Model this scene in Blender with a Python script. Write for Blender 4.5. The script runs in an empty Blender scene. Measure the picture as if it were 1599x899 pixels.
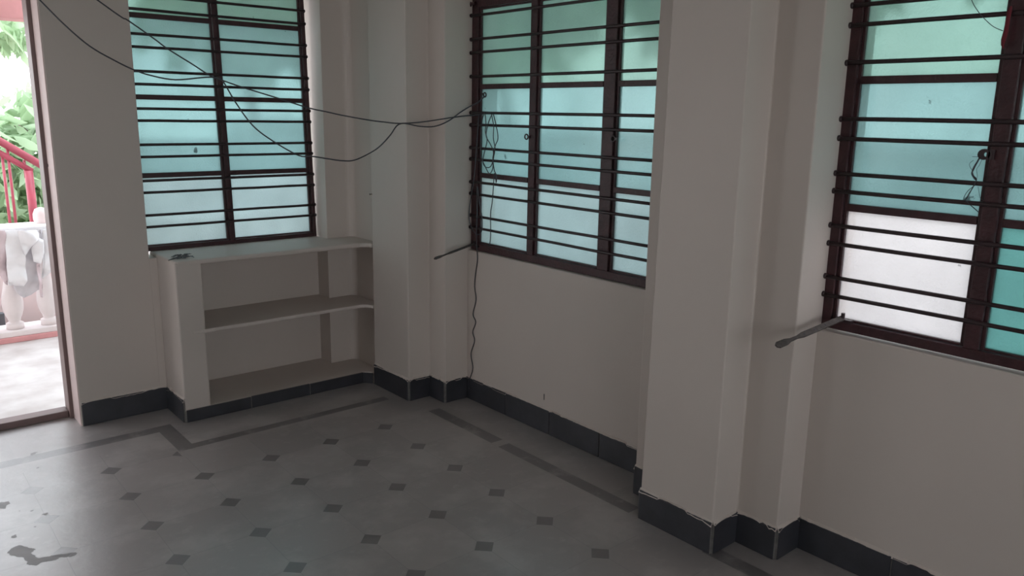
import bpy, bmesh, math, random
from mathutils import Vector, Matrix
random.seed(7)
S = bpy.context.scene
COL = S.collection
# ------------------------------------------------------------------ camera
FPX = 1251.2958; CAM = Vector((0, 0, 1.45))
CR = Vector((0.7635592, -0.6455349, 0.0161875))
CU = Vector((0.1254790, 0.1729176, 0.9769107))
CF = Vector((0.6334291, 0.7438979, -0.2130339))
cd = bpy.data.cameras.new('camera'); cam = bpy.data.objects.new('camera', cd); COL.objects.link(cam)
cd.sensor_width = 36.0; cd.lens = FPX / 1599 * 36.0; cd.clip_start = 0.02
m3 = Matrix((CR, CU, -CF)).transposed()
cam.matrix_world = Matrix.Translation(CAM) @ m3.to_4x4()
S.camera = cam

def at(u, v, ax, val):
    """point of the real plane (ax = val) seen at photo pixel u, v"""
    d = CR * ((u - 799.5) / FPX) - CU * ((v - 449.5) / FPX) + CF
    i = 'xyz'.index(ax)
    return CAM + d * ((val - CAM[i]) / d[i])

# ------------------------------------------------------------------ light
SKY_STRENGTH = 5.1
S.view_settings.view_transform = 'Standard'; S.view_settings.look = 'None'
S.view_settings.gamma = 1.0; S.view_settings.use_curve_mapping = False
S.view_settings.exposure = 0.0
w = bpy.data.worlds.new('overcast_sky'); S.world = w; w.use_nodes = True
wn = w.node_tree.nodes; wl = w.node_tree.links
bgn = wn['Background']; bgn.inputs['Strength'].default_value = SKY_STRENGTH
tc = wn.new('ShaderNodeTexCoord'); sp = wn.new('ShaderNodeSeparateXYZ'); cr = wn.new('ShaderNodeValToRGB')
wl.new(tc.outputs['Generated'], sp.inputs[0]); wl.new(sp.outputs['Z'], cr.inputs[0])
cr.color_ramp.elements[0].position = 0.0; cr.color_ramp.elements[0].color = (0.93, 0.95, 0.97, 1)
cr.color_ramp.elements[1].position = 0.8; cr.color_ramp.elements[1].color = (0.80, 0.88, 0.97, 1)
wl.new(cr.outputs[0], bgn.inputs['Color'])

# ------------------------------------------------------------------ materials
def mat(name, col, rough=0.6, var=0.0, vscale=6.0, bump=0.0, bscale=60.0, metal=0.0, spec=0.5, col2=None):
    m = bpy.data.materials.new(name); m.use_nodes = True
    n = m.node_tree.nodes; l = m.node_tree.links; b = n['Principled BSDF']
    b.inputs['Roughness'].default_value = rough; b.inputs['Metallic'].default_value = metal
    b.inputs['Specular IOR Level'].default_value = spec
    t = n.new('ShaderNodeTexCoord')
    nz = n.new('ShaderNodeTexNoise'); nz.inputs['Scale'].default_value = vscale; nz.inputs['Detail'].default_value = 6
    l.new(t.outputs['Object'], nz.inputs['Vector'])
    mx = n.new('ShaderNodeMix'); mx.data_type = 'RGBA'
    c2 = col2 if col2 else tuple(c * (1 - var) for c in col)
    mx.inputs[6].default_value = (*c2, 1); mx.inputs[7].default_value = (*col, 1)
    rr = n.new('ShaderNodeMapRange'); rr.inputs[1].default_value = 0.35; rr.inputs[2].default_value = 0.65
    l.new(nz.outputs['Fac'], rr.inputs[0]); l.new(rr.outputs[0], mx.inputs[0])
    l.new(mx.outputs[2], b.inputs['Base Color'])
    if bump:
        nb = n.new('ShaderNodeTexNoise'); nb.inputs['Scale'].default_value = bscale; nb.inputs['Detail'].default_value = 4
        l.new(t.outputs['Object'], nb.inputs['Vector'])
        bp = n.new('ShaderNodeBump'); bp.inputs['Strength'].default_value = bump; bp.inputs['Distance'].default_value = 0.01
        l.new(nb.outputs['Fac'], bp.inputs['Height']); l.new(bp.outputs[0], b.inputs['Normal'])
    return m

M = {}
M['wall'] = mat('cream_wall_paint', (0.605, 0.535, 0.487), 0.55, 0.05, 1.6, 0.10, 18)
M['shelfpaint'] = mat('cream_shelf_paint', (0.60, 0.53, 0.485), 0.5, 0.06, 3, 0.08, 20)
M['ceil'] = mat('white_ceiling_paint', (0.65, 0.64, 0.62), 0.8)
M['red'] = mat('maroon_window_paint', (0.058, 0.018, 0.022), 0.45, 0.35, 25, 0.25, 90)
M['bar'] = mat('dark_maroon_bar_paint', (0.040, 0.022, 0.025), 0.38, 0.3, 30, 0.15, 120)
M['skirt'] = mat('black_stone_skirting', (0.048, 0.049, 0.058), 0.38, 0.3, 9, 0.05, 40)
M['grout'] = mat('grey_grout', (0.20, 0.19, 0.18), 0.8, 0.3, 40)
M['doorwood'] = mat('brown_painted_door_frame', (0.20, 0.135, 0.125), 0.5, 0.15, 12)
M['pinkreveal'] = mat('pinkish_reveal_paint', (0.56, 0.44, 0.42), 0.6, 0.1, 8)
M['cable'] = mat('dark_cable_sheath', (0.050, 0.052, 0.062), 0.5)
M['iron'] = mat('rusty_stay_iron', (0.11, 0.090, 0.085), 0.5, 0.4, 60, metal=0.4)
M['redcloth'] = mat('dark_red_cloth', (0.16, 0.02, 0.03), 0.9)
M['white'] = mat('white_balustrade_paint', (0.80, 0.72, 0.71), 0.6, 0.08, 9)
M['pinkp'] = mat('pink_wall_paint', (0.70, 0.33, 0.33), 0.7, 0.15, 6)
M['palepink'] = mat('pale_pink_wall_paint', (0.82, 0.68, 0.66), 0.7, 0.1, 5)
M['rail'] = mat('red_railing_paint', (0.50, 0.09, 0.13), 0.4, 0.2, 10)
M['balc'] = mat('pale_balcony_paving', (0.66, 0.63, 0.61), 0.6, 0.25, 5, col2=(0.50, 0.45, 0.43))
M['yard'] = mat('pale_yard_ground', (0.42, 0.40, 0.36), 0.9, 0.3, 1.5)
M['cloth1'] = mat('white_cotton', (0.84, 0.82, 0.83), 0.9, 0.05, 20)
M['cloth2'] = mat('grey_cotton', (0.62, 0.58, 0.60), 0.9, 0.08, 20)
M['cloth3'] = mat('mauve_cotton', (0.66, 0.54, 0.56), 0.9, 0.08, 20)
M['bark'] = mat('grey_brown_bark', (0.16, 0.12, 0.10), 0.9, 0.4, 20, 0.5, 30)
M['slab'] = mat('dark_grey_slab', (0.14, 0.15, 0.16), 0.7, 0.2, 10)
M['neigh'] = mat('pale_neighbour_render', (0.62, 0.66, 0.68), 0.8, 0.1, 1)

def leafmat(name, c):
    m = bpy.data.materials.new(name); m.use_nodes = True
    n = m.node_tree.nodes; l = m.node_tree.links; b = n['Principled BSDF']
    b.inputs['Roughness'].default_value = 0.45
    oi = n.new('ShaderNodeNewGeometry'); mx = n.new('ShaderNodeMix'); mx.data_type = 'RGBA'
    mx.inputs[6].default_value = (*[x * 0.65 for x in c], 1); mx.inputs[7].default_value = (*c, 1)
    l.new(oi.outputs['Random Per Island'], mx.inputs[0]); l.new(mx.outputs[2], b.inputs['Base Color'])
    tr = n.new('ShaderNodeBsdfTranslucent'); l.new(mx.outputs[2], tr.inputs['Color'])
    ms = n.new('ShaderNodeMixShader'); ms.inputs[0].default_value = 0.45
    l.new(b.outputs[0], ms.inputs[1]); l.new(tr.outputs[0], ms.inputs[2]); l.new(ms.outputs[0], n['Material Output'].inputs[0])
    return m
M['leaf'] = leafmat('mango_leaf', (0.50, 0.66, 0.42))
M['leafdark'] = leafmat('garden_tree_leaf', (0.13, 0.30, 0.11))

def glassmat(name, col, tfac=0.6, rough=0.3):
    """hammered coloured window glass: scatters part of the daylight, blurs what is behind it"""
    m = bpy.data.materials.new(name); m.use_nodes = True
    n = m.node_tree.nodes; l = m.node_tree.links; n.remove(n['Principled BSDF'])
    t = n.new('ShaderNodeTexCoord')
    nz = n.new('ShaderNodeTexNoise'); nz.inputs['Scale'].default_value = 160; nz.inputs['Detail'].default_value = 2
    l.new(t.outputs['Object'], nz.inputs['Vector'])
    bp = n.new('ShaderNodeBump'); bp.inputs['Strength'].default_value = 0.5; bp.inputs['Distance'].default_value = 0.004
    l.new(nz.outputs['Fac'], bp.inputs['Height'])
    d = n.new('ShaderNodeTexNoise'); d.inputs['Scale'].default_value = 5; d.inputs['Detail'].default_value = 8
    l.new(t.outputs['Object'], d.inputs['Vector'])
    r = n.new('ShaderNodeMapRange'); r.inputs[1].default_value = 0.3; r.inputs[2].default_value = 0.7
    r.inputs[3].default_value = 0.90; r.inputs[4].default_value = 1.0
    l.new(d.outputs['Fac'], r.inputs[0])
    mx = n.new('ShaderNodeMix'); mx.data_type = 'RGBA'; mx.blend_type = 'MULTIPLY'; mx.inputs[0].default_value = 1
    sn = n.new('ShaderNodeTexNoise'); sn.inputs['Scale'].default_value = 14; sn.inputs['Detail'].default_value = 5; l.new(t.outputs['Object'], sn.inputs['Vector'])
    sr = n.new('ShaderNodeMapRange'); sr.inputs[1].default_value = 0.715; sr.inputs[2].default_value = 0.735; sr.inputs[3].default_value = 1.0; sr.inputs[4].default_value = 0.45
    l.new(sn.outputs['Fac'], sr.inputs[0])
    ml = n.new('ShaderNodeMath'); ml.operation = 'MULTIPLY'; l.new(r.outputs[0], ml.inputs[0]); l.new(sr.outputs[0], ml.inputs[1])
    mx.inputs[6].default_value = (*col, 1); l.new(ml.outputs[0], mx.inputs[7])
    tr = n.new('ShaderNodeBsdfTranslucent'); rf = n.new('ShaderNodeBsdfRefraction'); gl = n.new('ShaderNodeBsdfGlossy')
    rf.inputs['Roughness'].default_value = rough; rf.inputs['IOR'].default_value = 1.02; gl.inputs['Roughness'].default_value = 0.25
    for x in (tr, rf): l.new(mx.outputs[2], x.inputs['Color']); l.new(bp.outputs[0], x.inputs['Normal'])
    m1 = n.new('ShaderNodeMixShader'); m1.inputs[0].default_value = tfac
    l.new(rf.outputs[0], m1.inputs[1]); l.new(tr.outputs[0], m1.inputs[2])
    m2 = n.new('ShaderNodeMixShader'); m2.inputs[0].default_value = 0.04
    l.new(m1.outputs[0], m2.inputs[1]); l.new(gl.outputs[0], m2.inputs[2]); l.new(m2.outputs[0], n['Material Output'].inputs[0])
    return m
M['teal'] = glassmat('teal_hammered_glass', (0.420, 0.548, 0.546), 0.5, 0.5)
M['teal_treelit'] = glassmat('hammered_glass_painted_tree_green', (0.43, 0.56, 0.52), 0.5, 0.5)  # top panes: green light from the foliage outside put into the glass colour
M['teal_lowlit'] = glassmat('hammered_glass_painted_low_light', (0.52, 0.60, 0.60), 0.5, 0.5)  # low panes: brighter daylight behind them put into the glass colour
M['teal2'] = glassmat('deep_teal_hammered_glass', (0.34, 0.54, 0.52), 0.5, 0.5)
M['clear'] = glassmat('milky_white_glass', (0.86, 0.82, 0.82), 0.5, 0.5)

def floormat():
    m = bpy.data.materials.new('grey_stone_tile_floor'); m.use_nodes = True
    n = m.node_tree.nodes; l = m.node_tree.links; b = n['Principled BSDF']
    def MA(op, a, c=None, clamp=False):
        x = n.new('ShaderNodeMath'); x.operation = op; x.use_clamp = clamp
        for i, q in enumerate((a, c)):
            if q is None: continue
            if isinstance(q, (int, float)): x.inputs[i].default_value = q
            else: l.new(q, x.inputs[i])
        return x.outputs[0]
    t = n.new('ShaderNodeTexCoord'); s = n.new('ShaderNodeSeparateXYZ'); l.new(t.outputs['Object'], s.inputs[0])
    X, Y = s.outputs['X'], s.outputs['Y']
    # tile lattice is turned very slightly
    Xr = MA('SUBTRACT', X, MA('MULTIPLY', MA('SUBTRACT', Y, 2.5), 0.012))
    P = 0.2812
    fx = MA('ABSOLUTE', MA('SUBTRACT', MA('FRACT', MA('ADD', MA('DIVIDE', MA('SUBTRACT', Xr, 0.718), P), 20.5)), 0.5))
    fy = MA('ABSOLUTE', MA('SUBTRACT', MA('FRACT', MA('ADD', MA('DIVIDE', MA('SUBTRACT', Y, 3.075), P), 20.5)), 0.5))
    sm = MA('ADD', fx, fy)
    dia = MA('LESS_THAN', sm, 0.150)
    diaedge = MA('LESS_THAN', MA('ABSOLUTE', MA('SUBTRACT', sm, 0.156)), 0.008)
    joint = MA('MULTIPLY', MA('LESS_THAN', MA('MINIMUM', fx, fy), 0.0055), MA('GREATER_THAN', sm, 0.156))
    # masks
    def rect(x0, x1, y0, y1):
        return MA('MULTIPLY', MA('MULTIPLY', MA('GREATER_THAN', X, x0), MA('LESS_THAN', X, x1)), MA('MULTIPLY', MA('GREATER_THAN', Y, y0), MA('LESS_THAN', Y, y1)))
    inner = MA('MAXIMUM', rect(-5, 1.0, -5, 3.55), rect(0.9, 2.02, -5, 3.3))
    strips = None
    for r in ((-5, 1.077, 3.652, 3.722), (1.007, 1.077, 3.378, 3.722), (1.077, 2.06, 3.380, 3.432), (2.125, 2.19, 2.62, 3.12), (2.122, 2.185, 1.80, 2.57), (2.112, 2.175, 0.95, 1.46), (2.105, 2.17, -5, 0.9)):
        q = rect(*r); strips = q if strips is None else MA('MAXIMUM', strips, q)
    dia = MA('MULTIPLY', dia, inner); diaedge = MA('MULTIPLY', diaedge, inner); joint = MA('MULTIPLY', joint, inner)
    def NZ(sc, det=6, rough=0.6):
        z = n.new('ShaderNodeTexNoise'); z.inputs['Scale'].default_value = sc; z.inputs['Detail'].default_value = det; z.inputs['Roughness'].default_value = rough
        l.new(t.outputs['Object'], z.inputs['Vector']); return z.outputs['Fac']
    def RG(v, a, c, o0, o1):
        r = n.new('ShaderNodeMapRange'); l.new(v, r.inputs[0])
        for i, q in zip((1, 2, 3, 4), (a, c, o0, o1)): r.inputs[i].default_value = q
        return r.outputs[0]
    def MIX(f, a, c):
        x = n.new('ShaderNodeMix'); x.data_type = 'RGBA'
        if isinstance(f, (int, float)): x.inputs[0].default_value = f
        else: l.new(f, x.inputs[0])
        for i, q in ((6, a), (7, c)):
            if isinstance(q, tuple): x.inputs[i].default_value = (*q, 1)
            else: l.new(q, x.inputs[i])
        return x.outputs[2]
    # per-tile tone
    vx = n.new('ShaderNodeCombineXYZ')
    l.new(MA('FLOOR', MA('DIVIDE', MA('SUBTRACT', Xr, 0.718), P)), vx.inputs[0]); l.new(MA('FLOOR', MA('DIVIDE', MA('SUBTRACT', Y, 3.075), P)), vx.inputs[1])
    wn_ = n.new('ShaderNodeTexWhiteNoise'); wn_.noise_dimensions = '2D'; l.new(vx.outputs[0], wn_.inputs['Vector'])
    c = MIX(wn_.outputs['Value'], (0.262, 0.240, 0.234), (0.298, 0.272, 0.264))
    c = MIX(RG(NZ(3.6, 7, 0.62), 0.48, 0.62, 0, 0.9), c, (0.36, 0.335, 0.325))
    c = MIX(RG(NZ(14, 8, 0.7), 0.56, 0.72, 0, 0.5), c, (0.42, 0.40, 0.385))
    c = MIX(MA('MULTIPLY', joint, 0.30), c, (0.10, 0.10, 0.10))
    c = MIX(MA('MULTIPLY', diaedge, RG(NZ(4), 0.5, 0.62, 0.05, 0.4)), c, (0.30, 0.29, 0.27))
    c = MIX(MA('MULTIPLY', dia, RG(NZ(9), 0.3, 0.7, 0.95, 0.75)), c, (0.085, 0.078, 0.080))
    c = MIX(MA('MULTIPLY', strips, RG(NZ(7), 0.52, 0.64, 0.85, 0.35)), c, (0.085, 0.080, 0.082))
    # footprint and small stains near the door
    def VM(op, a, c=None):
        x = n.new('ShaderNodeVectorMath'); x.operation = op
        for i, q in enumerate((a, c)):
            if q is None: continue
            if isinstance(q, (tuple, Vector)): x.inputs[i].default_value = tuple(q)
            else: l.new(q, x.inputs[i])
        return x
    wz = n.new('ShaderNodeTexNoise'); wz.inputs['Scale'].default_value = 22; wz.inputs['Detail'].default_value = 3; l.new(t.outputs['Object'], wz.inputs['Vector'])
    wp = VM('ADD', t.outputs['Object'], VM('MULTIPLY', VM('SUBTRACT', wz.outputs['Color'], (.5, .5, .5)).outputs[0], (.05, .05, 0)).outputs[0]).outputs[0]
    st = MA('MULTIPLY', RG(NZ(13, 3, 0.5), 0.690, 0.70, 0, 1), rect(-1.2, 0.55, 1.5, 4.1))
    # dried footprint: heel, arch, ball of the foot
    for (pa, pb, ra) in (((24, 858), (40, 862), .026), ((40, 864), (60, 878), .013), ((54, 876), (86, 870), .019), ((84, 869), (114, 865), .012), ((5, 785), (7, 792), .013), ((20, 836), (22, 837), .006)):
        pa, pb = at(*pa, 'z', 0), at(*pb, 'z', 0); ba = pb - pa
        pv = VM('SUBTRACT', wp, pa).outputs[0]
        hh_ = MA('DIVIDE', VM('DOT_PRODUCT', pv, ba).outputs['Value'], ba.length_squared, True)
        sc_ = n.new('ShaderNodeVectorMath'); sc_.operation = 'SCALE'; sc_.inputs[0].default_value = tuple(ba); l.new(hh_, sc_.inputs['Scale'])
        ds = VM('LENGTH', VM('SUBTRACT', pv, sc_.outputs[0]).outputs[0]).outputs['Value']
        st = MA('MAXIMUM', st, MA('LESS_THAN', ds, ra))
    c = MIX(MA('MULTIPLY', st, 0.55), c, (0.075, 0.073, 0.072))
    l.new(c, b.inputs['Base Color'])
    ro = RG(NZ(5, 6, 0.6), 0.3, 0.7, 0.32, 0.38)
    ro = MA('ADD', ro, MA('MULTIPLY', st, 0.25))
    l.new(ro, b.inputs['Roughness']); b.inputs['Specular IOR Level'].default_value = 1.0; b.inputs['IOR'].default_value = 1.75
    bp = n.new('ShaderNodeBump'); bp.inputs['Strength'].default_value = 0.55; bp.inputs['Distance'].default_value = 0.003
    hh = MA('SUBTRACT', MA('SUBTRACT', MA('ADD', MA('MULTIPLY', NZ(7), 0.8), MA('MULTIPLY', NZ(26, 5, 0.6), 0.45)), joint), MA('MULTIPLY', diaedge, 0.6))
    l.new(hh, bp.inputs['Height']); l.new(bp.outputs[0], b.inputs['Normal'])
    return m
M['floor'] = floormat()

# ------------------------------------------------------------------ helpers
class MB:
    def __init__(s): s.v = []; s.f = []
    def box(s, x0, x1, y0, y1, z0, z1):
        b = len(s.v); s.v += [(x, y, z) for z in (z0, z1) for y in (y0, y1) for x in (x0, x1)]
        s.f += [tuple(b + i for i in q) for q in ((0, 2, 3, 1), (4, 5, 7, 6), (0, 1, 5, 4), (2, 6, 7, 3), (0, 4, 6, 2), (1, 3, 7, 5))]
        return s
    def prism(s, poly, z0, z1, top=None):
        b = len(s.v); k = len(poly); top = top or poly
        s.v += [(x, y, z0) for x, y in poly] + [(x, y, z1) for x, y in top]
        s.f.append(tuple(b + i for i in range(k))[::-1]); s.f.append(tuple(b + k + i for i in range(k)))
        for i in range(k): j = (i + 1) % k; s.f.append((b + i, b + j, b + k + j, b + k + i))
        return s
    def tube(s, pts, r, seg=8, smooth_n=0, caps=True):
        pts = [Vector(p) for p in pts]
        if smooth_n: pts = catmull(pts, smooth_n)
        b = len(s.v); n = len(pts); up = None
        for i, p in enumerate(pts):
            d = (pts[min(i + 1, n - 1)] - pts[max(i - 1, 0)]).normalized()
            if up is None: up = d.orthogonal().normalized()
            up = (up - d * up.dot(d)); up = up.normalized() if up.length > 1e-6 else d.orthogonal().normalized()
            sd = d.cross(up); rr = r[i] if isinstance(r, list) else r
            for k in range(seg):
                a = 2 * math.pi * k / seg; s.v.append(tuple(p + (up * math.cos(a) + sd * math.sin(a)) * rr))
        for i in range(n - 1):
            for k in range(seg):
                k2 = (k + 1) % seg; s.f.append((b + i * seg + k, b + i * seg + k2, b + (i + 1) * seg + k2, b + (i + 1) * seg + k))
        if caps:
            s.f.append(tuple(b + k for k in range(seg))[::-1]); s.f.append(tuple(b + (n - 1) * seg + k for k in range(seg)))
        return s
    def lathe(s, x, y, prof, seg=20):
        b = len(s.v)
        for r, z in prof:
            for k in range(seg): a = 2 * math.pi * k / seg; s.v.append((x + r * math.cos(a), y + r * math.sin(a), z))
        for i in range(len(prof) - 1):
            for k in range(seg):
                k2 = (k + 1) % seg; s.f.append((b + i * seg + k, b + i * seg + k2, b + (i + 1) * seg + k2, b + (i + 1) * seg + k))
        s.f.append(tuple(b + k for k in range(seg))[::-1]); e = b + (len(prof) - 1) * seg; s.f.append(tuple(e + k for k in range(seg)))
        return s
    def build(s, name, m, parent=None, bevel=0.0, smooth=False, seg=2):
        me = bpy.data.meshes.new(name); me.from_pydata(s.v, [], s.f); me.validate()
        bm = bmesh.new(); bm.from_mesh(me); bmesh.ops.recalc_face_normals(bm, faces=bm.faces); bm.to_mesh(me); bm.free()
        o = bpy.data.objects.new(name, me); COL.objects.link(o); me.materials.append(m)
        if smooth:
            for p in me.polygons: p.use_smooth = True
        if bevel:
            md = o.modifiers.new('bevel', 'BEVEL'); md.width = bevel; md.segments = seg; md.limit_method = 'ANGLE'; md.angle_limit = 0.6
        if parent: o.parent = parent
        return o

def catmull(P, n):
    out = []
    for i in range(len(P) - 1):
        p0 = P[max(i - 1, 0)]; p1 = P[i]; p2 = P[i + 1]; p3 = P[min(i + 2, len(P) - 1)]
        for k in range(n):
            t = k / n
            out.append(0.5 * ((2 * p1) + (p2 - p0) * t + (2 * p0 - 5 * p1 + 4 * p2 - p3) * t * t + (3 * p1 - p0 - 3 * p2 + p3) * t ** 3))
    out.append(P[-1]); return out

def struct(o): o['kind'] = 'structure'; return o
def tag(o, label, cat, group=None):
    o['label'] = label; o['category'] = cat
    if group: o['group'] = group
    return o
def empty(name, loc=(0, 0, 0)):
    o = bpy.data.objects.new(name, None); COL.objects.link(o); o.empty_display_size = 0.05
    o.location = loc; return o
def adopt(root):
    """children are authored in world coordinates"""
    for c in root.children: c.matrix_parent_inverse = Matrix.Translation(-Vector(root.location))

# ------------------------------------------------------------------ room shell
XB = 2.40; YA = 3.942; YO = 4.17; YBK = 4.062; ZC = 2.75; XO = 2.58; XL = -1.75; YB = -2.3
DX0, DX1, DZ = -0.20, 0.752, 2.06             # doorway
WX0, WX1, WZ0, WZ1 = 1.100, 2.030, 0.750, 2.06  # far window opening
struct(MB().box(XL - .15, XO, YB - .15, YO - 0.07, -0.12, 0.0).build('floor', M['floor']))
struct(MB().box(XL - .15, XO, YB - .15, YO, ZC, ZC + .12).build('ceiling', M['ceil']))
# far wall, door + window openings, recess under the window
b = MB()
b.box(XL - .15, DX0, YA, YO, 0, ZC)
b.box(DX0, DX1, YA, YO, DZ, ZC)
b.box(DX1, WX0 + 0.005, YA, YO, 0, ZC); b.box(WX0 + 0.005, 1.1405, YA, YO, 0, 0.752)
b.box(1.1405, WX1, YBK, YO, 0, WZ0)
b.box(WX0 + 0.005, WX1, YA, YO, WZ1, ZC)
poly = [(WX1, YA), (2.150, YA)] + [(2.150 + .04 * math.sin(a), YA - .04 + .04 * math.cos(a)) for a in (0.3, 0.6, 0.9, 1.2, 1.5)] + [(2.19, 3.60), (XO, 3.60), (XO, YO), (WX1, YO)]
b.prism(poly, 0, ZC)
struct(b.build('wall_far', M['wall'], bevel=0.0012))
# right wall: panels below / above the windows
b = MB()
for y0, y1 in ((1.885, 3.170), (-0.005, 1.282)):
    b.box(XB, XO, y0, y1, 0, 0.778); b.box(XB, XO, y0, y1, 1.972, ZC)
b.box(XB, XO, YB - .15, -0.45, 0, ZC)
struct(b.build('wall_right', M['wall'], bevel=0.004))
# projecting pillars with stepped sides
def pillar(name, poly, top=None):
    return struct(MB().prism(poly, 0, ZC, top).build(name, M['wall'], bevel=0.005))
pillar('wall_corner', [(2.13, 3.300), (2.13, 3.637), (XO, 3.637), (XO, 3.166), (2.26, 3.166), (2.26, 3.300)])
def pp(y0, y1, dy=0.0):
    # y0 near .. y1 far (inner pillar), flanks 0.15 wide on both sides
    return [(2.264, y0 - .157), (2.264, y0), (2.126, y0), (2.126, y1 + dy), (2.264, y1 + dy), (2.264, y1 + .145), (XO, y1 + .145), (XO, y0 - .157)]
pillar('wall_middle', pp(1.434, 1.752), pp(1.436, 1.752, -0.033))
pillar('wall_near', pp(-0.475, -0.157))
# remaining enclosure behind the camera, with unseen openings placed and sized to light the room
b = MB()
b.box(XL - .15, XL, YB - .15, YO, 0, 0.95); b.box(XL - .15, XL, YB - .15, YO, 2.10, ZC)
b.box(XL - .15, XL, YB - .15, 3.15, 0.95, 2.10); b.box(XL - .15, XL, 3.8, YO, 0.95, 2.10)
struct(b.build('wall_left', M['wall']))
b = MB()
b.box(XL, XO, YB - .15, YB, 0, 0.9); b.box(XL, XO, YB - .15, YB, 2.15, ZC)
b.box(XL, -0.9, YB - .15, YB, 0.9, 2.15); b.box(1.45, XO, YB - .15, YB, 0.9, 2.15)
struct(b.build('wall_back', M['wall']))

# ------------------------------------------------------------------ skirting
def skirt(name, path, h=0.114, tile=0.29, seed=1, lip=True):
    """path runs with the room on its right-hand side; thin stone tiles, grout joints, ragged plaster edge"""
    rnd = random.Random(seed); tiles = MB(); gr = MB(); lp = MB(); T = 0.009
    for (x0, y0), (x1, y1) in zip(path[:-1], path[1:]):
        d = Vector((x1 - x0, y1 - y0)); L = d.length; d.normalize(); nrm = Vector((d.y, -d.x))
        def P(s, o): return (x0 + d.x * s + nrm.x * o, y0 + d.y * s + nrm.y * o)
        gr.prism([P(0, -.001), P(L, -.001), P(L, T - .003), P(0, T - .003)], 0.0005, h - 0.006)
        k = max(1, round(L / tile)); w = L / k
        for i in range(k):
            a = i * w + 0.0022; e = (i + 1) * w - 0.0022; hh = h + rnd.uniform(-.003, .001); t2 = T + rnd.uniform(-.001, .001)
            tiles.prism([P(a, 0), P(e, 0), P(e, t2), P(a, t2)], 0.001, hh)
        if lip:
            n = max(4, int(L / 0.012)); b0 = len(lp.v); ph = rnd.uniform(0, 9); lev = 0
            for i in range(n + 1):
                s = L * i / n
                if rnd.random() < .18: lev = rnd.uniform(-.008, .004)
                zz = h - 0.001 + lev + rnd.uniform(-.0012, .0012) + .0025 * math.sin(s * 9 + ph)
                # plaster climbs over the tile at the ends, as if pasted on
                zz -= .010 * math.exp(-min(s, L - s) / .02)
                x, y = P(s, 0.0); xo, yo = P(s, T + .0006)
                lp.v += [(x, y, h + .006 + rnd.uniform(-.002, .002)), (xo, yo, zz + .0012), (xo, yo, zz), (x, y, zz)]
            for i in range(n):
                q = b0 + i * 4
                for j in range(4): lp.f.append((q + j, q + (j + 1) % 4, q + 4 + (j + 1) % 4, q + 4 + j))
            lp.f += [(b0, b0 + 1, b0 + 2, b0 + 3), (b0 + n * 4 + 3, b0 + n * 4 + 2, b0 + n * 4 + 1, b0 + n * 4)]
    o = tiles.build(name, M['skirt'], bevel=0.0012)
    gr.build('grout', M['grout'], o)
    if lip: lp.build('plaster_edge', M['wall'], o)
    return o
struct(skirt('baseboard_far', [(0.756, YA), (1.138, YA)], tile=.4, seed=3))
struct(skirt('baseboard_corner', [(2.13, 3.636), (2.13, 3.300), (2.26, 3.300), (2.26, 3.166), (2.40, 3.166)], tile=.36, seed=4))
struct(skirt('baseboard_right', [(2.40, 3.160), (2.40, 1.897)], tile=.31, seed=5))
struct(skirt('baseboard_middle', [(2.40, 1.897), (2.264, 1.897), (2.264, 1.752), (2.126, 1.752), (2.126, 1.434), (2.264, 1.434), (2.264, 1.277), (2.40, 1.277)], tile=.36, seed=6))
struct(skirt('baseboard_near', [(2.40, 1.270), (2.40, 0.0), (2.264, 0.0), (2.264, -.157), (2.126, -.157), (2.126, -.475)], tile=.30, seed=8))

# ------------------------------------------------------------------ built-in shelf under the far window
sh = empty('masonry_shelf', (1.64, 3.82, 0))
tag(sh, 'cream painted masonry shelf unit built in below the left window, two open shelves', 'shelf')
YS = 3.695
def outline(x0):
    arc = [(2.078 + .05 * math.sin(a), YS + .0 - .05 + .05 * math.cos(a)) for a in (0, .3, .6, .9, 1.2, 1.5)]
    return [(x0, YS)] + arc + [(2.188, 3.638), (2.188, YA - .03), (2.16, YA - .002), (2.028, YA - .002), (2.028, YBK - .002), (x0, YBK - .002)]
MB().prism(outline(1.143), 0, 0.060).build('plinth', M['shelfpaint'], sh, bevel=.002)
MB().prism(outline(1.2), 0.418, 0.436).build('shelf_board', M['shelfpaint'], sh, bevel=.004)
o = outline(1.141); o[0] = (1.160, YS); o.insert(0, (1.147, YS + .008)); o.insert(0, (1.141, YS + .03)); o[-1] = (1.141, YBK - .002)
MB().prism(o, 0.745, 0.769).build('top_slab', M['shelfpaint'], sh, bevel=.008, seg=3)
MB().box(1.141, 1.263, YS + .001, YBK - .002, 0.0, 0.760).build('side_wall', M['shelfpaint'], sh, bevel=.008, seg=3)
s1 = skirt('skirting_tile', [(1.143, YS), (2.088, YS), (2.126, 3.648)], h=.060, tile=.36, seed=11, lip=False); s1.parent = sh
s1['label'] = 'low black stone skirting along the shelf front'
s2 = skirt('skirting_tile', [(1.141, YA - .012), (1.141, YS)], h=.113, tile=.4, seed=12); s2.parent = sh
s2['label'] = 'taller black stone skirting on the side of the shelf'
adopt(sh)

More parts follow.
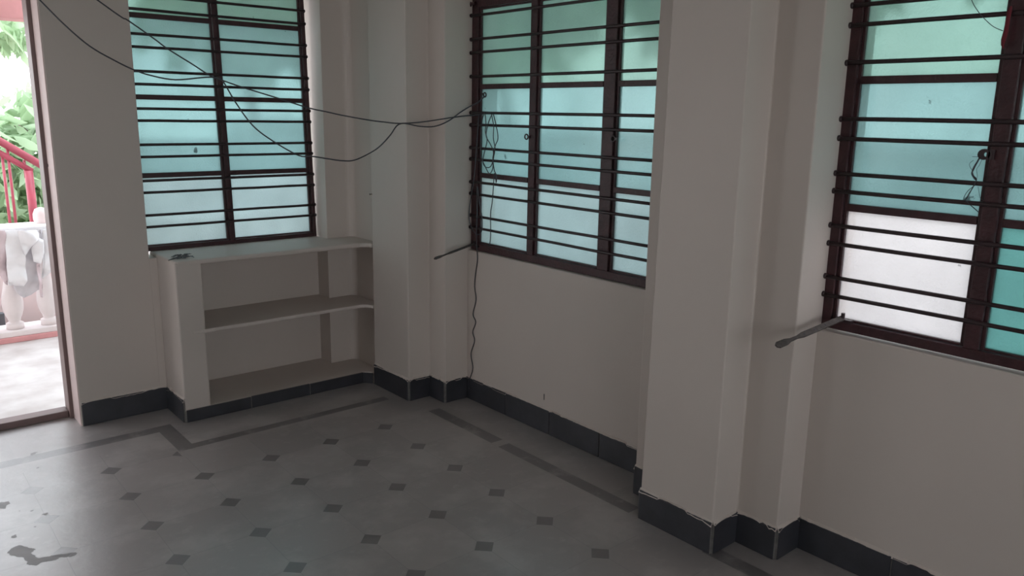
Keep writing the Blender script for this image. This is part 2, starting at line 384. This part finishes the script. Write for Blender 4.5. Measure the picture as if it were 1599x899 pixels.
# ------------------------------------------------------------------ windows
def window(name, axis, plane, lo, hi, z0, z1, mull, rails, bars, panes_mat, barx, lean=0.0, jamb=.036, mw=.024, sashw=.012, head=.035, foot=.030, flip=1):
    """axis 'x': window in a plane x = plane spanning y lo..hi ; axis 'y': plane y = plane spanning x lo..hi.
       room side is the smaller coordinate."""
    root = struct(empty(name, (plane, (lo + hi) / 2, z0) if axis == 'x' else ((lo + hi) / 2, plane, z0)))
    def B(mb, a0, a1, d0, d1, q0, q1):
        n0 = len(mb.v)
        if axis == 'x': mb.box(plane + d0, plane + d1, a0, a1, q0, q1)
        else: mb.box(a0, a1, plane + d0, plane + d1, q0, q1)
        if lean and axis == 'y':
            for i in range(n0, len(mb.v)):
                x, y, z = mb.v[i]; mb.v[i] = (x - (z - z0) * lean, y, z)
    fr = MB()
    B(fr, lo, lo + jamb, 0, .035, z0, z1); B(fr, hi - jamb, hi, 0, .035, z0, z1)
    B(fr, lo + jamb, hi - jamb, 0, .035, z0, z0 + foot); B(fr, lo + jamb, hi - jamb, 0, .035, z1 - head, z1)
    for m_, wd in mull: B(fr, m_ - wd / 2, m_ + wd / 2, .0, .035, z0 + foot, z1 - head)
    fr.build('window_frame', M['red'], root, bevel=.002)
    edges = [lo + jamb]
    for m_, wd in sorted(mull): edges += [m_ - wd / 2, m_ + wd / 2]
    edges.append(hi - jamb)
    zs = [z0 + foot] + [r for r in rails] + [z1 - head]
    for k in range(0, len(edges), 2):
        a, e = edges[k], edges[k + 1]
        sa = MB(); g = .0015
        B(sa, a + g, a + sashw, .010, .032, z0 + foot + g, z1 - head - g); B(sa, e - sashw, e - g, .010, .032, z0 + foot + g, z1 - head - g)
        B(sa, a + sashw, e - sashw, .010, .032, z0 + foot + g, z0 + foot + sashw * .7); B(sa, a + sashw, e - sashw, .010, .032, z1 - head - sashw * .7, z1 - head - g)
        for r in rails: B(sa, a + sashw, e - sashw, .008, .032, r - .0115, r + .0115)
        so = sa.build('window_sash', M['red'], root, bevel=.0015)
        for j in range(len(zs) - 1):
            q0 = zs[j] + (.0115 if j else sashw * .7); q1 = zs[j + 1] - (.0115 if j < len(zs) - 2 else sashw * .7)
            gp = MB(); B(gp, a + sashw, e - sashw, .020, .023, q0, q1)
            mm = panes_mat(k // 2, j)
            go = gp.build('glass_pane', mm, so)
            if mm is M['clear']: go['label'] = 'milky white glass pane'
    rb = .0066
    for i, zb in enumerate(bars):
        jz = random.uniform(-.0015, .0015)
        n = 7; pts = []
        for q in range(n):
            s = lo + .004 + (hi - lo - .008) * q / (n - 1); dz = random.uniform(-.0008, .0008) + jz
            pts.append((barx, s, zb + dz) if axis == 'x' else (s - (zb - z0) * lean, barx, zb + dz))
        mb = MB().tube(pts, rb, 8)
        # welded lumps where the bar meets jambs
        for s in (lo + .008, hi - .008):
            c = (barx, s, zb) if axis == 'x' else (s - (zb - z0) * lean, barx, zb)
            c = Vector(c); dv = Vector((0, .007, 0)) if axis == 'x' else Vector((.007, 0, 0))
            mb.tube([c - dv, c - dv * .4, c + dv * .4, c + dv], [.004, .0095, .0095, .004], 8)
        mb.build('grille_bar', M['bar'], root, smooth=True)
    return root
patt = [0.893, 0.952, 1.060, 1.117, 1.228, 1.283, 1.391, 1.449, 1.618, 1.727, 1.788, 1.896]
rows4 = lambda k, j: M[('teal_lowlit', 'teal', 'teal', 'teal_treelit')[j]]  # pane rows step the outside light gradient through their glass colours
rows3 = lambda k, j: M[('teal_lowlit', 'teal', 'teal_treelit')[j]]
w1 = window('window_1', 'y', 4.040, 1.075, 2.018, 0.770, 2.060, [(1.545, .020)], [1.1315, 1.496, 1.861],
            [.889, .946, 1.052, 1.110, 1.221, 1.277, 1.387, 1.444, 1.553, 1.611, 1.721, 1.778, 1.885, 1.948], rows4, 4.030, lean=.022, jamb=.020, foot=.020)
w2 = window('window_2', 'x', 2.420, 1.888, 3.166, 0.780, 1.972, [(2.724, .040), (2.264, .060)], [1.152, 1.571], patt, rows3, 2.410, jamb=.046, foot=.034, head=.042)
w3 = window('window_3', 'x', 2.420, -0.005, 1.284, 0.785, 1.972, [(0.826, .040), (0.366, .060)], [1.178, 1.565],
            [0.896, 0.955, 1.062, 1.120, 1.228, 1.283, 1.391, 1.449, 1.616, 1.725, 1.782, 1.890], lambda k, j: M['clear'] if (k == 2 and j == 0) else M[('teal2', 'teal', 'teal_treelit')[j]], 2.410, jamb=.036, foot=.030, head=.042)

# fittings on the windows
def ring(c, R, r, ax, mb, seg=14):
    pts = []
    for k in range(seg + 1):
        a = 2 * math.pi * k / seg
        d = (0, math.cos(a) * R, math.sin(a) * R) if ax == 'x' else (math.cos(a) * R, 0, math.sin(a) * R)
        pts.append(Vector(c) + Vector(d))
    mb.tube(pts, r, 6, caps=False)
for win, c in ((w2, at(822, 213.5, 'x', 2.415)), (w2, at(957.5, 216.5, 'x', 2.415))):
    mb = MB(); ring(c, .011, .0035, 'x', mb); mb.box(c.x - .004, c.x + .006, c.y - .022, c.y - .010, c.z - .006, c.z + .006)
    mb.build('latch_ring', M['bar'], win, bevel=.001)
c = at(757, 148, 'x', 2.415); mb = MB(); ring(c, .010, .0035, 'x', mb); mb.tube([c + Vector((0, .008, 0)), c + Vector((0, .03, .012))], .004, 6); mb.build('latch_ring', M['bar'], w2)
c = at(733, 7, 'x', 2.412); mb = MB(); ring(c, .011, .006, 'x', mb); mb.tube([c, c + Vector((.0, -.045, .004))], .007, 8); mb.build('hinge_knuckle', M['red'], w2)
# drilled lug on the near window mullion
c = at(1537, 241, 'x', 2.416); mb = MB()
N = 16; outer = []; inner = []
for k in range(N):
    a = 2 * math.pi * k / N; outer.append((c.y + math.cos(a) * .0165, c.z + math.sin(a) * .015)); inner.append((c.y - .004 + math.cos(a) * .0055, c.z + math.sin(a) * .006))
for xx in (c.x - .003, c.x + .003):
    for y, z in outer + inner: mb.v.append((xx, y, z))
for k in range(N):
    j = (k + 1) % N
    mb.f += [(k, j, N + j, N + k), (2 * N + k, 2 * N + j, 3 * N + j, 3 * N + k), (k, j, 2 * N + j, 2 * N + k), (N + k, N + j, 3 * N + j, 3 * N + k)]
mb.box(c.x - .003, c.x + .003, c.y - .026, c.y - .011, c.z - .013, c.z + .013)
mb.build('latch_lug', M['bar'], w3)
for win in (w1, w2, w3): adopt(win)

# casement stays sticking out from the window corners
def stay(name, p0, p1, label, holes=True, W=.0095):
    p0, p1 = Vector(p0), Vector(p1); d = p1 - p0; L = d.length; d.normalize(); up = Vector((0, 0, 1)); sd = d.cross(up).normalized()
    root = empty(name, p0); tag(root, label, 'window stay')
    mb = MB(); T = .0028
    prof = [(0, W), (L * .62, W), (L * .70, W * .55), (L * .80, W * .6), (L * .86, W * 1.15), (L * .97, W * 1.2), (L, W * .5)]
    b0 = 0
    for s, ww in prof:
        tw = 0.55
        q = p0 + d * s
        a1 = (sd * math.cos(tw) + up * math.sin(tw)); a2 = (up * math.cos(tw) - sd * math.sin(tw))
        for e in ((-1, -1), (1, -1), (1, 1), (-1, 1)): mb.v.append(tuple(q + a1 * e[0] * ww + a2 * e[1] * T))
    for i in range(len(prof) - 1):
        for j in range(4): mb.f.append((i * 4 + j, i * 4 + (j + 1) % 4, i * 4 + 4 + (j + 1) % 4, i * 4 + 4 + j))
    n4 = (len(prof) - 1) * 4; mb.f += [(3, 2, 1, 0), (n4, n4 + 1, n4 + 2, n4 + 3)]
    mb.build('stay_bar', M['iron'], root, bevel=.0008)
    pin = MB(); pin.tube([p0 + Vector((-.0, 0, -.012)), p0 + Vector((0, 0, .016))], .006, 10)
    pin.box(p0.x - .004, p0.x + .014, p0.y - .030, p0.y + .004, p0.z - .014, p0.z - .004); pin.build('pivot_pin', M['bar'], root)
    for f in ((.28, .45, .60) if holes else ()):
        q = p0 + d * (L * f); h = MB(); a2 = (up * math.cos(.55) - sd * math.sin(.55)); h.tube([q - a2 * .0033, q + a2 * .0036], .0028, 10)
        h.build('peg_hole', M['cable'], root)
    adopt(root); return root
stay('window_stay', (2.413, 1.204, .829), at(1212, 540, 'z', .79), 'flat iron casement stay poking out from the lower left corner of the nearest window')
stay('window_stay', (2.413, 3.128, .812), at(678, 404, 'z', .79), 'thin iron casement stay poking out from the lower left corner of the corner window', holes=False, W=.0055)

# ------------------------------------------------------------------ door frame
d = struct(empty('door_1', (0.27, 4.12, 0)))
b = MB(); b.box(DX1 - .020, DX1 + .002, 4.078, 4.168, 0, DZ); b.box(DX0 - .002, DX0 + .020, 4.078, 4.168, 0, DZ); b.box(DX0 + .020, DX1 - .020, 4.078, 4.168, DZ - .045, DZ)
b.build('door_frame', M['doorwood'], d, bevel=.003)
MB().box(DX0 + .020, DX1 - .020, 4.100, 4.175, 0, .034).build('threshold', M['doorwood'], d, bevel=.004)
q = at(76, 258, 'x', DX1 - .001); MB().tube([q + Vector((-.004, 0, 0)), q + Vector((.002, 0, 0))], .007, 8).build('screw_plug', M['bar'], d)
adopt(d)
struct(MB().box(DX1 - .0035, DX1 + .001, YA + .004, 4.078, 0, DZ).build('trim_1', M['pinkreveal'], bevel=.001))

# ------------------------------------------------------------------ cables
A0 = Vector((0.70, 3.78)); A1 = Vector((2.392, 3.092)); nd = (A1 - A0).normalized(); nn = Vector((nd.y, -nd.x))
def vplane(u, v, off=0.0):
    dd = CR * ((u - 799.5) / FPX) - CU * ((v - 449.5) / FPX) + CF
    t = ((A0 + nn * off).dot(nn) - nn.x * CAM.x - nn.y * CAM.y) / (nn.x * dd.x + nn.y * dd.y)
    return CAM + dd * t
c1 = [(40, -22), (62, 0), (100, 38), (140, 72), (180, 95), (208, 108.5), (234.5, 117.5), (274, 124.5), (323, 120.5), (343.5, 123), (352.4, 133.5), (368, 160), (394.7, 196), (426, 220), (466, 242.5), (487, 244), (513, 248), (534.7, 251), (553.4, 250), (577.4, 239), (593.4, 228), (609.5, 210.7), (619, 197), (628, 192.5), (640, 194), (655, 197), (678, 197.4), (700, 189), (718, 176), (734, 166)]
P = [vplane(u, v) for u, v in c1] + [at(746, 160, 'x', 2.398), at(757, 150, 'x', 2.409)]
tag(MB().tube(P, .0030, 6, 5).build('electric_cable', M['cable'], smooth=True), 'thin dark cable sagging lowest across the left window to the corner window', 'cable')
c2 = [(120, -24), (152, 0), (190, 27), (200, 32), (240, 60), (261, 75.7), (300, 100), (328, 118), (343.5, 124), (377, 135.7), (434.8, 153.5), (482, 168.5), (510, 174.5), (538, 180.7), (575.7, 187.4), (600, 190.5), (624.7, 192.6), (660, 190.3), (705, 183.6), (730, 180.5)]
P = [vplane(u, v, -.004) for u, v in c2] + [at(742, 180, 'x', 2.398), at(757, 177, 'x', 2.399)]
tag(MB().tube(P, .0030, 6, 5).build('electric_cable', M['cable'], smooth=True), 'thin dark cable stretched straighter from the ceiling side to the corner window bars', 'cable')
def zz(a, b): return 720 + a / 5.288, 130 + b / 5.288
def zy(a, b): return 660 + a / 2.43, 250 + b / 2.43
loops = [[zz(*q) for q in ((170, 236), (195, 245), (205, 330), (200, 400), (215, 470), (195, 560), (180, 640), (200, 690), (240, 690), (262, 640), (265, 560), (240, 500), (208, 440), (212, 380), (235, 300), (262, 245))],
         [zz(*q) for q in ((262, 240), (285, 330), (305, 450), (280, 520), (262, 620), (262, 700), (235, 745), (205, 700), (170, 620), (160, 560), (165, 400), (175, 300), (192, 245))],
         [zz(*q) for q in ((248, 240), (268, 350), (266, 450), (280, 540), (265, 640), (275, 720), (292, 760), (290, 820))] + [zy(272, 50), zy(265, 150), zy(258, 200), zy(258, 260), zy(257, 300), zy(252, 328)]]
cc = empty('coiled_cable', (2.40, 3.1, 1.1)); tag(cc, 'tangle of dark cable looped over the bars at the left end of the corner window', 'cable')
for i, L in enumerate(loops):
    xs = (2.399, 2.395, 2.397)[i]
    MB().tube([at(u, v, 'x', xs) for u, v in L], .0023, 6, 5).build('cable_loop', M['cable'], cc, smooth=True)
k = at(763, 176, 'x', 2.399); MB().tube([k + Vector((0, .03, .002)), k, k + Vector((0, -.02, -.001))], .0042, 8, 4).build('cable_knot', M['cable'], cc, smooth=True)
adopt(cc)
L = [(748, 178), (744, 230), (740, 280), (735, 310), (732.5, 335), (735, 352), (742, 364), (748, 366), (752.5, 358), (752.5, 340), (749, 320), (745, 290), (745, 330), (744, 360)]
P = [at(u, v, 'x', 2.399 - (.003 if i % 3 else 0)) for i, (u, v) in enumerate(L)]
P += [at(u, v, 'x', 2.3965) for u, v in [(744.4, 385), (745.5, 405), (742.5, 427), (741, 447), (743.3, 468), (738.5, 490), (742.8, 503), (738, 518), (741, 532), (735.3, 552), (738.2, 574)]]
P += [at(734, 590, 'x', 2.388), at(730.8, 596, 'x', 2.387), at(733, 608, 'x', 2.386)]
tag(MB().tube(P, .0026, 6, 5).build('hanging_cable', M['cable'], smooth=True), 'wavy dark cable hanging down the wall from the corner window to the skirting', 'cable')
# loose threads on the near window lug
th = MB()
def z5_(a, b): return 1460 + a / 4.993, 180 + b / 4.993
for Lp, r in (([(345, 335), (320, 380), (300, 420), (288, 455), (310, 495), (325, 505)], .0022), ([(350, 335), (312, 385), (292, 430), (300, 470), (322, 500), (290, 570), (250, 640), (240, 665), (300, 720), (340, 755)], .0014),
              ([(300, 350), (270, 375), (272, 400), (290, 430)], .0006), ([(365, 345), (345, 390), (325, 420), (330, 470), (325, 500)], .0006), ([(290, 322), (335, 323)], .0006), ([(320, 540), (260, 585), (225, 640), (235, 660), (270, 600), (300, 560)], .0009), ([(335, 555), (345, 610), (352, 645), (372, 658)], .0006)):
    th.tube([at(*z5_(*q), 'x', 2.401) for q in Lp], r, 5, 4)
tag(th.build('frayed_string', M['cable'], smooth=True), 'frayed dark string dangling from the lug of the nearest window', 'string')
# strip of red cloth and a fine wire on the nearest window
rbm = MB(); pts = [at(u, v, 'x', 2.400 + o_) for u, v, o_ in ((1579, 10, 0), (1576, 19, -.004), (1574.5, 28, 0), (1571, 48, .002), (1567, 62, 0), (1565.5, 70, .001), (1567.5, 76, .002))]
rbm.tube(pts, [.003, .006, .005, .006, .006, .004, .0015], 7)
tag(rbm.build('red_cloth_strip', M['redcloth'], smooth=True), 'short strip of red cloth tied to a bar at the top of the nearest window', 'cloth strip')
tag(MB().tube([at(u, v, 'x', 2.401) for u, v in ((1508, -30), (1518, 2), (1529, 20), (1540, 32), (1552, 42), (1566, 48))], .0010, 5, 4).build('thin_wire', M['cable'], smooth=True), 'thin curved wire in front of the top pane of the nearest window', 'wire')
# nails and debris
def nail(u, v, ax, val, d, label):
    p = at(u, v, ax, val); d = Vector(d)
    tag(MB().tube([p - d * .004, p + d * .010, p + d * .012], [.002, .002, .005], 8).build('wall_nail', M['iron']), label, 'nail')
nail(580.5, 303, 'x', 2.128, (-1, 0, 0), 'small rusty nail in the left edge of the corner pillar')
nail(1244.5, 795, 'x', 2.398, (-1, 0, 0), 'tiny dark nail just above the skirting beside the middle pillar')
p = at(849.4, 624, 'x', 2.399); q = at(849.6, 615, 'x', 2.396)
tag(MB().tube([p + Vector((.002, 0, 0)), p, q], .0016, 6).build('wire_stub', M['cable']), 'short bent wire stub on the wall just above the skirting under the corner window', 'wire')
rn = random.Random(5); db = MB()
for i in range(22):
    u0 = rn.uniform(272, 296); c = at(u0, 402 + rn.uniform(-2.5, 2.5), 'z', .7705); a = rn.uniform(-.5, .5) + math.atan2(-.1, 1); l_ = rn.uniform(.012, .045)
    dx = Vector((math.cos(a), math.sin(a), rn.uniform(-.05, .3))) * l_ * .5; c.z += .002 + abs(dx.z)
    db.tube([c - dx, c + Vector((0, 0, rn.uniform(0, .006))), c + dx], [.0012, rn.uniform(.002, .0035), .0012], 5)
for (u0, v0, u1, v1) in ((263, 406.5, 280, 401.5), (293, 400, 303, 401.5), (266, 405.5, 290, 402)):
    a = at(u0, v0, 'z', .772); e = at(u1, v1, 'z', .773); db.tube([a, (a + e) / 2 + Vector((0, 0, .004)), e], .0018, 5)
o = db.build('wire_scraps', M['slab']); tag(o, 'little heap of dark wire scraps on the left end of the shelf top', 'scrap'); o['kind'] = 'stuff'

# ------------------------------------------------------------------ outside: balcony
struct(MB().box(-4.5, 6.5, YO - 0.07, 6.0, -0.35, 0.0).build('floor_balcony', M['balc']))
struct(MB().box(-12, 18, 6.0, 30, -0.45, -0.35).build('ground_yard', M['yard']))
struct(MB().box(XO, 18, -14, 6.0, -0.45, -0.36).build('ground_side', M['yard']))
struct(MB().box(-12, XO, -14, YB - .15, -0.45, -0.36).build('ground_back', M['yard']))
struct(MB().box(-12, XL - .15, YB - .15, 6.0, -0.47, -0.37).build('ground_left', M['yard']))
bal = empty('balcony_balustrade', (0.8, 5.76, 0)); tag(bal, 'white painted balustrade with turned vase balusters on a pink kerb outside the doorway', 'balustrade')
MB().box(-3.0, 4.0, 5.665, 5.90, 0.0, .034).build('kerb', M['pinkp'], bal, bevel=.004)
MB().box(-3.0, 4.0, 5.675, 5.89, .034, .070).build('bottom_rail', M['white'], bal, bevel=.005)
MB().box(-3.0, 4.0, 5.665, 5.855, .625, .705).build('top_rail', M['white'], bal, bevel=.01)
prof = [(.050, .070), (.050, .105), (.040, .110), (.030, .120), (.036, .127), (.036, .135), (.046, .155), (.057, .195), (.060, .235), (.056, .280), (.045, .330), (.034, .380), (.028, .430), (.027, .470), (.032, .490), (.030, .505), (.040, .515), (.040, .540), (.050, .545), (.050, .626)]
first = None
for i in range(-12, 12):
    x = .782 + .192 * i
    if first is None:
        first = MB().lathe(0, 0, prof).build('baluster', M['white'], bal, smooth=True); o = first
    else:
        o = first.copy(); COL.objects.link(o); o.parent = bal
    o.location = (x, 5.76, 0)
MB().lathe(*at(64.5, 340, 'y', 5.78).xy, [(.020, .704), (.034, .715), (.046, .745), (.046, .780), (.034, .81), (.012, .82)], 14).build('finial', M['palepink'], bal, smooth=True)
adopt(bal)
# porch beam + slab over the door end of the balcony
struct(MB().box(-4.5, 1.03, 5.66, 5.86, 1.945, 2.35).build('trim_2', M['pinkp'], bevel=.004))
struct(MB().box(-4.5, 1.03, YO, 5.86, 2.35, 2.47).build('ceiling_porch', M['ceil']))

# garments over the balustrade
def garment(name, polys, parent, rnd):
    for (nm, pts, y, m_) in polys:
        P3 = [at(px / 4.09, 340 + pz / 4.09, 'y', y) for px, pz in pts]
        me = bpy.data.meshes.new(nm); bm = bmesh.new()
        vs = [bm.verts.new(p) for p in P3]; f = bm.faces.new(vs)
        bmesh.ops.triangulate(bm, faces=[f])
        for _ in range(4): bmesh.ops.subdivide_edges(bm, edges=[e for e in bm.edges if e.calc_length() > .02], cuts=1)
        bmesh.ops.triangulate(bm, faces=bm.faces[:])
        ph = rnd.uniform(0, 6)
        for v in bm.verts:
            v.co.y += .010 * math.sin(v.co.x * 55 + ph + 6 * math.sin(v.co.z * 7 + ph)) + .006 * math.sin(v.co.z * 48 + v.co.x * 20)
        bm.to_mesh(me); bm.free()
        o = bpy.data.objects.new(nm, me); COL.objects.link(o); me.materials.append(m_); o.parent = parent
        for p in me.polygons: p.use_smooth = True
        md = o.modifiers.new('cloth_thickness', 'SOLIDIFY'); md.thickness = .004; md.offset = 0
rnd = random.Random(3)
g1 = empty('draped_jacket', (.85, 5.63, .7)); tag(g1, 'pale grey garment with sleeves drying over the balustrade outside the doorway', 'clothing')
garment('jacket', [('body', [(100, 75), (260, 75), (275, 180), (250, 300), (255, 400), (250, 455), (200, 490), (155, 512), (120, 490), (90, 455), (100, 300)], 5.640, M['cloth2']),
                   ('sleeve', [(30, 78), (130, 78), (160, 235), (172, 400), (155, 438), (55, 430), (42, 300)], 5.615, M['cloth1']),
                   ('collar_flap', [(110, 80), (250, 80), (250, 130), (160, 240), (140, 200)], 5.600, M['cloth1']),
                   ('cuff', [(235, 120), (275, 140), (282, 220), (262, 292), (215, 280), (200, 190)], 5.605, M['cloth1']),
                   ('belt', [(232, 290), (252, 290), (272, 470), (276, 510), (262, 508), (248, 420)], 5.612, M['cloth3'])], g1, rnd)
MB().box(.70, 1.02, 5.645, 5.87, .612, .722).build('folded_top', M['cloth1'], g1, bevel=.008)
adopt(g1)
g2 = empty('draped_shirt', (1.0, 5.63, .7)); tag(g2, 'white shirt hanging over the balustrade right beside the door frame', 'clothing')
garment('shirt', [('shirt_body', [(270, 75), (400, 75), (400, 330), (330, 345), (300, 370), (272, 392), (278, 230)], 5.628, M['cloth1'])], g2, rnd); adopt(g2)
g3 = empty('draped_trousers', (.72, 5.63, .6)); tag(g3, 'mauve grey cloth hanging over the balustrade at the left edge of the view', 'clothing')
garment('trousers', [('trouser_leg', [(-120, 80), (34, 80), (36, 200), (48, 430), (30, 420), (-20, 330), (-120, 300)], 5.632, M['cloth3'])], g3, rnd); adopt(g3)

# red stair railing beyond
YR = 6.35
r = empty('stair_railing', (1.0, YR, 0)); tag(r, 'red painted steel stair railing sloping down beyond the balustrade', 'railing')
def lin(p, q, e0, e1):
    a, c = at(*p, 'y', YR), at(*q, 'y', YR); dd = (c - a); return a - dd * e0, c + dd * e1
a, c = lin((0, 220.5), (60.5, 255.5), 4, .5); MB().tube([a, c], .026, 12).build('handrail', M['rail'], r, smooth=True)
a, c = lin((0, 239), (50, 267), 4.5, 0); MB().tube([a, c], .020, 12).build('lower_rail', M['rail'], r, smooth=True)
p = at(44.5, 266, 'y', YR); MB().tube([p, (p.x, YR, .52)], .027, 12).build('post', M['rail'], r, smooth=True)
for u, v in ((37.5, 250), (11, 229), (3.5, 245), (-22, 232), (-36, 222)):
    p = at(u, v, 'y', YR); MB().tube([p, (p.x, YR, .52) if u < 30 else p - Vector((0, 0, .12))], .009, 8).build('railing_rod', M['rail'], r, smooth=True)
adopt(r)
struct(MB().box(-6, 8, 6.27, 6.43, -.36, .535).build('wall_parapet', M['palepink'], bevel=.006))
# pale pink garden wall and dark slab seen between the balusters
struct(MB().box(-6, 8, 7.3, 7.42, -.36, .02).build('wall_garden', M['palepink']))
o = MB().box(.40, .775, 6.10, 6.15, -.35, .10).build('stone_slab', M['slab'], bevel=.005); tag(o, 'dark grey stone slab standing behind the balusters', 'slab')

# ------------------------------------------------------------------ trees
def foliage(mb, rnd, centre, rad, n, size, droop=.5):
    for _ in range(n):
        while True:
            q = Vector((rnd.uniform(-1, 1), rnd.uniform(-1, 1), rnd.uniform(-1, 1)))
            if q.length < 1: break
        c = Vector(centre) + Vector((q.x * rad[0], q.y * rad[1], q.z * rad[2]))
        d = Vector((rnd.uniform(-1, 1), rnd.uniform(-1, 1), rnd.uniform(-1, .5) - droop)).normalized()
        s = d.cross(Vector((rnd.uniform(-1, 1), rnd.uniform(-1, 1), rnd.uniform(-.3, 1)))).normalized(); nn_ = d.cross(s)
        L = size * rnd.uniform(.6, 1.25); W = L * .17; b0 = len(mb.v)
        for t, ww in ((0, .05), (.3, .85), (.6, .9), (1, .02)):
            m_ = c + d * L * t + nn_ * (-.18 * L * t * t)
            mb.v += [tuple(m_ - s * W * ww + nn_ * W * .25 * ww), tuple(m_), tuple(m_ + s * W * ww + nn_ * W * .25 * ww)]
        for i in range(3):
            for j in range(2): q0 = b0 + i * 3 + j; mb.f.append((q0, q0 + 1, q0 + 4, q0 + 3))
def leafobj(mb, name, m, parent):
    me = bpy.data.meshes.new(name); me.from_pydata(mb.v, [], mb.f); o = bpy.data.objects.new(name, me); COL.objects.link(o)
    me.materials.append(m); o.parent = parent
    for p in me.polygons: p.use_smooth = True
    return o
def tree(name, label, base, trunk, blobs, n, size, m, seed):
    rnd = random.Random(seed); t = empty(name, base); tag(t, label, 'tree')
    mb = MB()
    for pts, r0, r1 in trunk:
        k = len(pts); mb.tube(pts, [r0 + (r1 - r0) * i / (k - 1) for i in range(k)], 8)
    mb.build('trunk', M['bark'], t, smooth=True)
    lf = MB()
    for c, rad, share in blobs: foliage(lf, rnd, c, rad, int(n * share), size)
    leafobj(lf, 'foliage', m, t); adopt(t); return t
# seen through the doorway
pb = at(18, 190, 'y', 8.2); pe = at(60, 228, 'y', 8.2)
tree('mango_tree', 'leafy green tree filling the doorway view beyond the red railing', (1.9, 8.4, -.35),
     [([(1.9, 8.4, -.35), (1.85, 8.4, .6), (1.7, 8.3, 1.1), pe], .10, .04), ([pe, (pe + pb) / 2 + Vector((0, 0, .02)), pb], .035, .015), ([(1.7, 8.3, 1.1), (2.1, 8.6, 1.9), (2.0, 8.6, 2.7)], .06, .02)],
     [(at(25, 250, 'y', 8.3), (.55, .45, .42), .33), (at(30, 300, 'y', 8.3), (.6, .5, .36), .22), (at(10, 330, 'y', 8.2), (.5, .5, .25), .12), (at(45, 170, 'y', 8.5), (.24, .3, .26), .07), (at(-40, 270, 'y', 8.3), (.7, .5, .6), .18), (at(-5, 225, 'y', 8.2), (.3, .3, .2), .05)],
     1350, .25, M['leaf'], 1)
tree('drooping_tree', 'thin leafy branch drooping below the pink porch beam', (.4, 7.6, -.35),
     [([(-.6, 7.9, -.35), (-.55, 7.8, 1.6), (.2, 7.6, 2.9), (1.1, 7.5, 2.55)], .06, .01)],
     [(at(8, 45, 'y', 7.4), (.17, .2, .13), .5), (at(30, 50, 'y', 7.4), (.12, .2, .14), .25), (at(-30, 30, 'y', 7.4), (.3, .3, .2), .25)], 150, .17, M['leaf'], 2)
# outside the two right-hand windows
k = 0
for x, y, z, R in ((6.3, 1.2, 3.0, 1.35), (6.2, 4.3, 3.0, 1.35), (6.5, -1.9, 3.1, 1.35), (6.1, 7.4, 2.9, 1.3), (4.6, 11.2, 3.0, 1.45), (8.2, 12.0, 3.4, 1.6)):
    k += 1
    tree('garden_tree', ['dark green tree outside the nearest window', 'dark green tree outside the corner window', 'dark green tree to the right of the house', 'dark green tree past the house corner', 'dark green tree beyond the yard behind the left window', 'farthest dark green tree past the yard'][k - 1],
         (x, y, -.35), [([(x, y, -.36), (x + .1, y, 1.2), (x, y + .1, 2.6)], .14, .06)], [((x, y, z), (R, R, R * .75), 1.0)], 1300, .38, M['leafdark'], 20 + k)
# unseen sunshades added to darken the window tops, then pale walls outside
struct(MB().box(XO, XO + .55, 1.75, 3.35, 2.03, 2.10).build('added_shade_1', M['ceil'], bevel=.004))
struct(MB().box(XO, XO + .55, -.25, 1.42, 2.03, 2.10).build('added_shade_2', M['ceil'], bevel=.004))
struct(MB().box(1.045, 2.40, YO, YO + .55, 2.10, 2.17).build('added_shade_3', M['ceil'], bevel=.004))
struct(MB().box(2.3, 4.9, 8.3, 8.5, -.36, 1.15).build('wall_added_pale', M['neigh']))  # unseen pale wall added to brighten the low panes of the left window
o = MB().box(5.0, 5.2, -6, 13, -.36, 1.25).box(4.96, 5.24, -6, 13, 1.25, 1.32).build('wall_neighbour', M['neigh']); struct(o)
